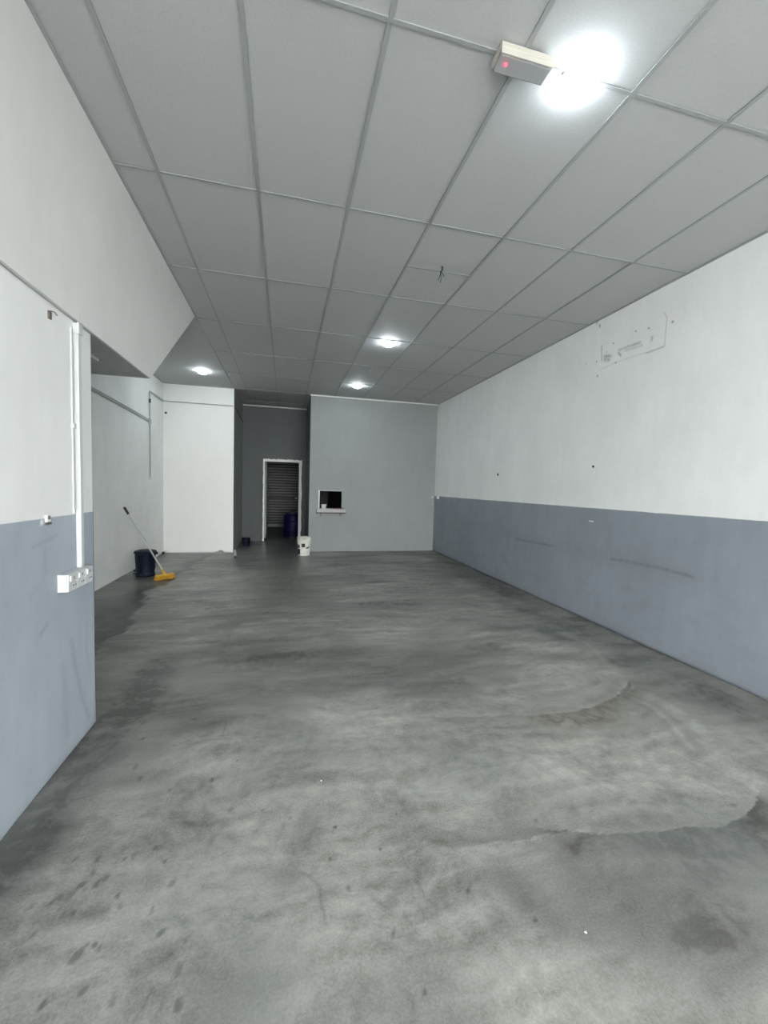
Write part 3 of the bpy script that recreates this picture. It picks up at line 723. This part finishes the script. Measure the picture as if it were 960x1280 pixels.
# pedal bin
pb = empty('pedal_bin', (-2.065, 6.83, 0), -.35); tag(pb, 'dark navy plastic bin with flared rim and foot pedal beside the broom', 'bin')
lathe('bin_body', [(.118, 0), (.134, .004), (.136, .03), (.124, .05), (.122, .08), (.136, .33), (.140, .345), (.152, .350), (.155, .365), (.148, .372)], M_NAVY, pb, 40)
lathe('bin_lid', [(.149, .3725), (.150, .382), (.10, .398), (.02, .402)], M_NAVY, pb, 40, cap0=True)
box('lid_hinge', .125, .175, -.05, .05, .335, .368, M_NAVY, pb, bevel=.006)
bm = bmesh.new(); add_box(bm, -.19, -.11, -.035, .035, .022, .034)
obj('foot_pedal', bm, M_NAVY, pb, bevel=.004); box('pedal_bracket', -.165, -.10, -.05, .05, .065, .083, M_NAVY, pb, bevel=.004)
for k in range(10):
    a = 2*math.pi*k/10
    tube('body_rib', [(.1245*math.cos(a), .1245*math.sin(a), .09), (.1365*math.cos(a), .1365*math.sin(a), .325)], .0035, M_NAVY, pb, 6)

# broom leaning on the alcove wall
head = Vector((-1.725, 6.55, 0)); tip = Vector((XA+.020, 6.89, 1.035))
br = empty('broom', head); tag(br, 'yellow-headed broom with metal pole leaning on the alcove wall', 'broom')
base = Vector((0, 0, .085)); tp = tip-head; dirv = (tp-base).normalized()
tube('pole', [base+dirv*.04, base+(tp-base)*.90], .012, M_POLE, br, 14)
tube('grip', [base+(tp-base)*.895, tp], .017, M_BLACK, br, 14)
tube('socket', [base-Vector((0, 0, .012)), base+dirv*.07], .024, M_YPLAST, br, 16, .016)
bd = bmesh.new(); add_box(bd, -.135, .135, -.028, .028, .052, .082)
hb = obj('head_block', bd, M_YPLAST, br, bevel=.012, seg=3); hb.rotation_euler = (0, 0, .75)
bm = bmesh.new(); rs = random.Random(5)
for i in range(27):
    for j in range(6):
        x = -.125+.25*i/26; y = -.024+.048*j/5
        fx = x*1.14+rs.uniform(-.008, .008); fy = y*1.7+rs.uniform(-.006, .006)
        a, b_ = Vector((x, y, .054)), Vector((fx, fy, .002+rs.uniform(0, .006)))
        r = .0042
        t0 = [bm.verts.new(a+Vector((r*math.cos(q), r*math.sin(q), 0))) for q in (0, 2.09, 4.19)]
        t1 = [bm.verts.new(b_+Vector((r*1.6*math.cos(q), r*1.6*math.sin(q), 0))) for q in (0, 2.09, 4.19)]
        for q in range(3): bm.faces.new((t0[q], t0[(q+1) % 3], t1[(q+1) % 3], t1[q]))
        bm.faces.new(t0); bm.faces.new(t1)
bs = obj('bristles', bm, M_YELLOW, br); bs.rotation_euler = (0, 0, .75); bs['kind'] = 'stuff'

# cement lump and cut drain pipes at the foot of the white block
bm = bmesh.new(); bmesh.ops.create_icosphere(bm, subdivisions=3, radius=1)
for v in bm.verts:
    n = 1+.12*math.sin(v.co.x*5+1)+.08*math.sin(v.co.y*7)
    v.co = Vector((v.co.x*.095*n, v.co.y*.06*n, max(0, v.co.z)*.055*n))
lp = obj('cement_lump', bm, M_CEMENT, smooth=True); lp.location = (-1.29, 8.87, 0)
tag(lp, 'low grey lump of dried cement against the foot of the white wall', 'rubble')
def stub(name, p0, p1, r, lab):
    t = empty(name, p0); d = Vector(p1)-Vector(p0); tag(t, lab, 'pipe')
    tube('pipe', [(0, 0, 0), d], r, M_PVC, t, 20)
    tube('pipe_mouth', [d*.985, d+d.normalized()*.012], r*1.04, M_BLACK, t, 20)
stub('drain_pipe', (-1.02, 8.97, .035), (-.925, 8.22, .028), .025, 'short white drain pipe with black end at the corner of the white block')
stub('floor_pipe', (XA+.04, 8.965, .03), (XA+.045, 8.80, .03), .026, 'white pipe stub with black end in the alcove corner')

# ------------------------------------------------------------------ conduits
def conduit(name, pts, r, mat, lab, cat='pipe', clips=(), ends=()):
    t = empty(name, pts[0]); o = Vector(pts[0]); tag(t, lab, cat)
    tube('pipe', [Vector(p)-o for p in rounded(pts, .03)] if len(pts) > 2 else [Vector(p)-o for p in pts], r, mat, t, 12)
    return t, o
t, o = conduit('cable_conduit', [(XA+.015, 4.3, 2.615), (XA+.015, 8.05, 2.505)][::-1], .013, M_GPVC, 'grey conduit running along the alcove wall to the vertical pipe')
# parallel cable that converges
tube('cable', [Vector((XA+.010, 8.05, 2.535))-o, Vector((XA+.010, 7.2, 2.565))-o, Vector((XA+.010, 5.5, 2.605))-o], .008, M_GPVC, t, 8)
t, o = conduit('vertical_conduit', [(XA+.020, 8.11, 1.51), (XA+.020, 8.11, 3.035), (XA+.020, YB-.03, 3.035)], .0125, M_GPVC,
               'grey pipe rising on the alcove wall and turning level towards the corner')
box('junction_box', XA+.001-o.x, XA+.036-o.x, -.04, .04, 2.47-o.z, 2.55-o.z, M_GPVC, t, bevel=.006)
box('end_cap', XA+.001-o.x, XA+.036-o.x, -.035, .035, -.04, .02, M_PVC, t, bevel=.006)
tube('coupling', [(0, 0, 2.83-o.z), (0, 0, 2.90-o.z)], .017, M_BLACK, t)
conduit('level_conduit', [(XA+.03, YB-.014, 3.035), (XB-.02, YB-.014, 3.03)], .011, M_GPVC, 'thin grey pipe running level across the top of the white wall')
conduit('recess_conduit', [(XB+.020, YB+.03, 3.02), (XB+.020, YD-.03, 2.95)], .012, M_BRACKET, 'dark pipe running back along the left side of the recess')
# holes
for nm, p, r, ax, lab in (('wall_plug', (XA+.05, YB-.002, 2.805), .022, 'y', 'black round plug in the corner above the white wall'),
                      ('pipe_hole', (XR-.002, 6.09, 1.717), .022, 'x', 'larger black plug hole in the white part of the long wall'),
                      ('screw_hole', (XR-.002, 3.955, 1.756), .013, 'x', 'small dark plug hole in the white part of the long wall')):
    bm = bmesh.new(); add_lathe(bm, [(r, 0), (r, .004), (r*.6, .006)], 16)
    h = obj(nm, bm, M_BLACK, smooth=True); h.location = p
    h.rotation_euler = (math.pi/2, 0, 0) if ax == 'y' else (0, -math.pi/2, 0)
    tag(h, lab, 'plug')

# near wall: trunking, spare strip, socket box
tr = empty('cable_trunking', (XP, 2.50, .97)); tag(tr, 'white vertical cable trunking on the near left wall above the sockets', 'trunking')
box('trunking_body', .001, .026, -.016, .016, .0, 1.27, M_TRUNK, tr, bevel=.003)
box('coupler', .0005, .032, -.021, .021, 1.23, 1.285, M_TRUNK, tr, bevel=.003)
tube('wire_end', [(.018, 0, 1.285), (.022, .004, 1.345)], .006, M_TRUNK, tr)
box('thin_strip', .001, .009, -.048, -.031, .30, 1.25, M_TRUNK, tr, bevel=.001)
box('pipe_clip', .0005, .016, -.052, -.026, .74, .765, M_TRUNK, tr, bevel=.002)
sb = empty('socket_box', (XP, 2.290, .887)); tag(sb, 'white surface-mounted row of three switched sockets on the near left wall', 'socket')
box('back_box', .001, .043, 0, .262, .0, .088, M_TRUNK, sb, bevel=.003)
for k in range(3):
    y0 = .002+k*.0865
    f = box('socket_plate', .043, .050, y0, y0+.085, .001, .087, M_TRUNK, sb, bevel=.002)
    box('switch', .050, .056, y0+.010, y0+.026, .052, .078, M_PVC, f, bevel=.002)
    for a, b_, w_, h_ in ((.052, .056, .007, .014), (.042, .022, .011, .006), (.062, .022, .011, .006)):
        box('pin_slot', .0498, .0506, y0+a, y0+a+w_, b_, b_+h_, M_BLACK, f)
    for y in (.008, .077):
        q = lathe('screw', [(.0035, 0), (.0035, .0015), (.002, .002)], M_POLE, f, 12, (.0501, y0+y, .044)); q.rotation_euler = (0, math.pi/2, 0)
# remnants on the near wall
wb = empty('wall_bracket', (XP, 2.195, 1.245)); tag(wb, 'torn white and brown fixing left at the grey paint line of the near left wall', 'bracket')
box('bracket_plate', .001, .012, 0, .032, .0, .030, M_PVC, wb, bevel=.002); box('bracket_core', .012, .018, .004, .016, .012, .028, M_BRACKET, wb)
box('bracket_foot', .001, .008, .004, .045, -.014, -.004, M_BRACKET, wb)
rb = empty('wall_hook', (XP, 2.255, 2.19)); tag(rb, 'small rusty hook high on the white part of the near left wall', 'hook')
box('hook_plate', .001, .008, 0, .022, 0, .035, M_BRACKET, rb); tube('hook_arm', [(.006, .01, .036), (.012, .035, .042), (.014, .055, .034)], .0025, M_BRACKET, rb, 6)
# socket at the far right corner
cs = empty('corner_switch', (XR-.001, YB-.30, 1.225)); tag(cs, 'tiny white switch box at the paint line in the far right corner', 'switch')
box('switch_box', -.035, 0, 0, .085, 0, .075, M_PVC, cs, bevel=.003); box('rocker', -.040, -.035, .025, .06, .02, .055, M_SOCK, cs)
ct = empty('corner_valve', (XR-.03, YB, 1.20)); tag(ct, 'short pipe stub with taps on the grey end wall beside the corner', 'pipe')
for nm, z, l in (('stub', .10, .05), ('stub', .0, .06), ('stub', -.06, .05)): tube(nm, [(-.03, 0, z-.04), (-.03, -l, z-.04)], .018, M_PVC if z > 0 else M_GPVC, ct)
tube('riser', [(-.03, -.03, -.10), (-.03, -.03, .06)], .010, M_GPVC, ct)
cl2 = tag(box('paint_flake', XR-.004, XR-.0005, 3.90, 3.97, 1.128, 1.142, M_PVC, bevel=.001), 'white scrap of filler on the grey band of the long wall', 'flake')

# ------------------------------------------------------------------ ceiling lights
def downlight(x, y, lab):
    t = empty('ceiling_light', (x, y, H-.003)); tag(t, lab, 'light', 'round ceiling lights')
    lathe('trim_ring', [(.088, 0), (.088, -.008), (.083, -.011), (.080, -.008), (.080, 0)], M_ANGLE, t, 40, cap0=False, cap1=False)
    lathe('diffuser', [(.080, -.002), (.080, -.014), (.070, -.032), (.045, -.044), (.014, -.048)], M_LAMP, t, 40)
    return t
downlight(1.31, 1.774, 'lit round ceiling light nearest the camera, beside the emergency light')
downlight(1.31, 5.43, 'lit round ceiling light in mid-ceiling, larger of the two close together')
downlight(1.31, 7.86, 'lit round ceiling light in the row closest to the grey end wall')
downlight(-1.44, 7.81, 'lit round ceiling light over the alcove before the white wall')
em = empty('emergency_light', (1.01, 1.765, H-.003)); tag(em, 'rectangular cream emergency light with a red indicator on the ceiling', 'emergency light')
box('casing', -.132, .132, -.052, .045, -.030, 0, M_LIGHTBASE, em, bevel=.006)
box('lens_cover', -.126, .126, -.046, .040, -.050, -.029, M_LENS, em, bevel=.008)
box('lens_rim', -.130, .130, -.051, -.046, -.050, -.029, M_LIGHTBASE, em, bevel=.001)
led = lathe('indicator_led', [(.0075, 0), (.007, -.003), (.003, -.005)], M_LED, em, 14, (-.088, -.008, -.0495))
def wires(x, y, mat, s, lab):
    t = empty('hanging_wires', (x, y, H-.003)); tag(t, lab, 'wires')
    rs = random.Random(int(x*100+y*10))
    tube('cable', [(0, 0, 0), (.004, 0, -.025*s), (-.012*s, .004, -.05*s)], .008*s, mat, t, 8)
    for dx, dy, l in ((-.030, .0, .115), (-.004, .012, .125), (.016, -.01, .07)):
        tube('core_wire', [(-.010*s, 0, -.045*s), (dx*s*.6, dy, -.045*s-l*s*.35), (dx*s*1.1, dy*1.3, -.04*s-l*s*.72)], .0035*s, mat, t, 6)
    return t
wires(1.30, 3.47, M_WIRE, 1.0, 'black electrical wires hanging from the ceiling past the emergency light')
wires(1.295, 6.50, M_GWIRE, .9, 'grey wires hanging from the ceiling between the two far lights')

for x, y, r, lab in ((.985, 1.06, .004, 'tiny white crumb on the near floor, bottom centre-right'), (1.50, .80, .0035, 'tiny white crumb on the near floor towards the right corner'), (.19, 1.93, .004, 'tiny white crumb on the floor left of the middle')):
    bm = bmesh.new(); bmesh.ops.create_icosphere(bm, subdivisions=2, radius=r)
    for v in bm.verts: v.co.z = max(-.001, v.co.z*.6); v.co.x *= 1+.3*math.sin(v.co.y*900)
    c = obj('plaster_crumb', bm, M_FRAME); c.location = (x, y, .001)
    tag(c, lab, 'crumb')
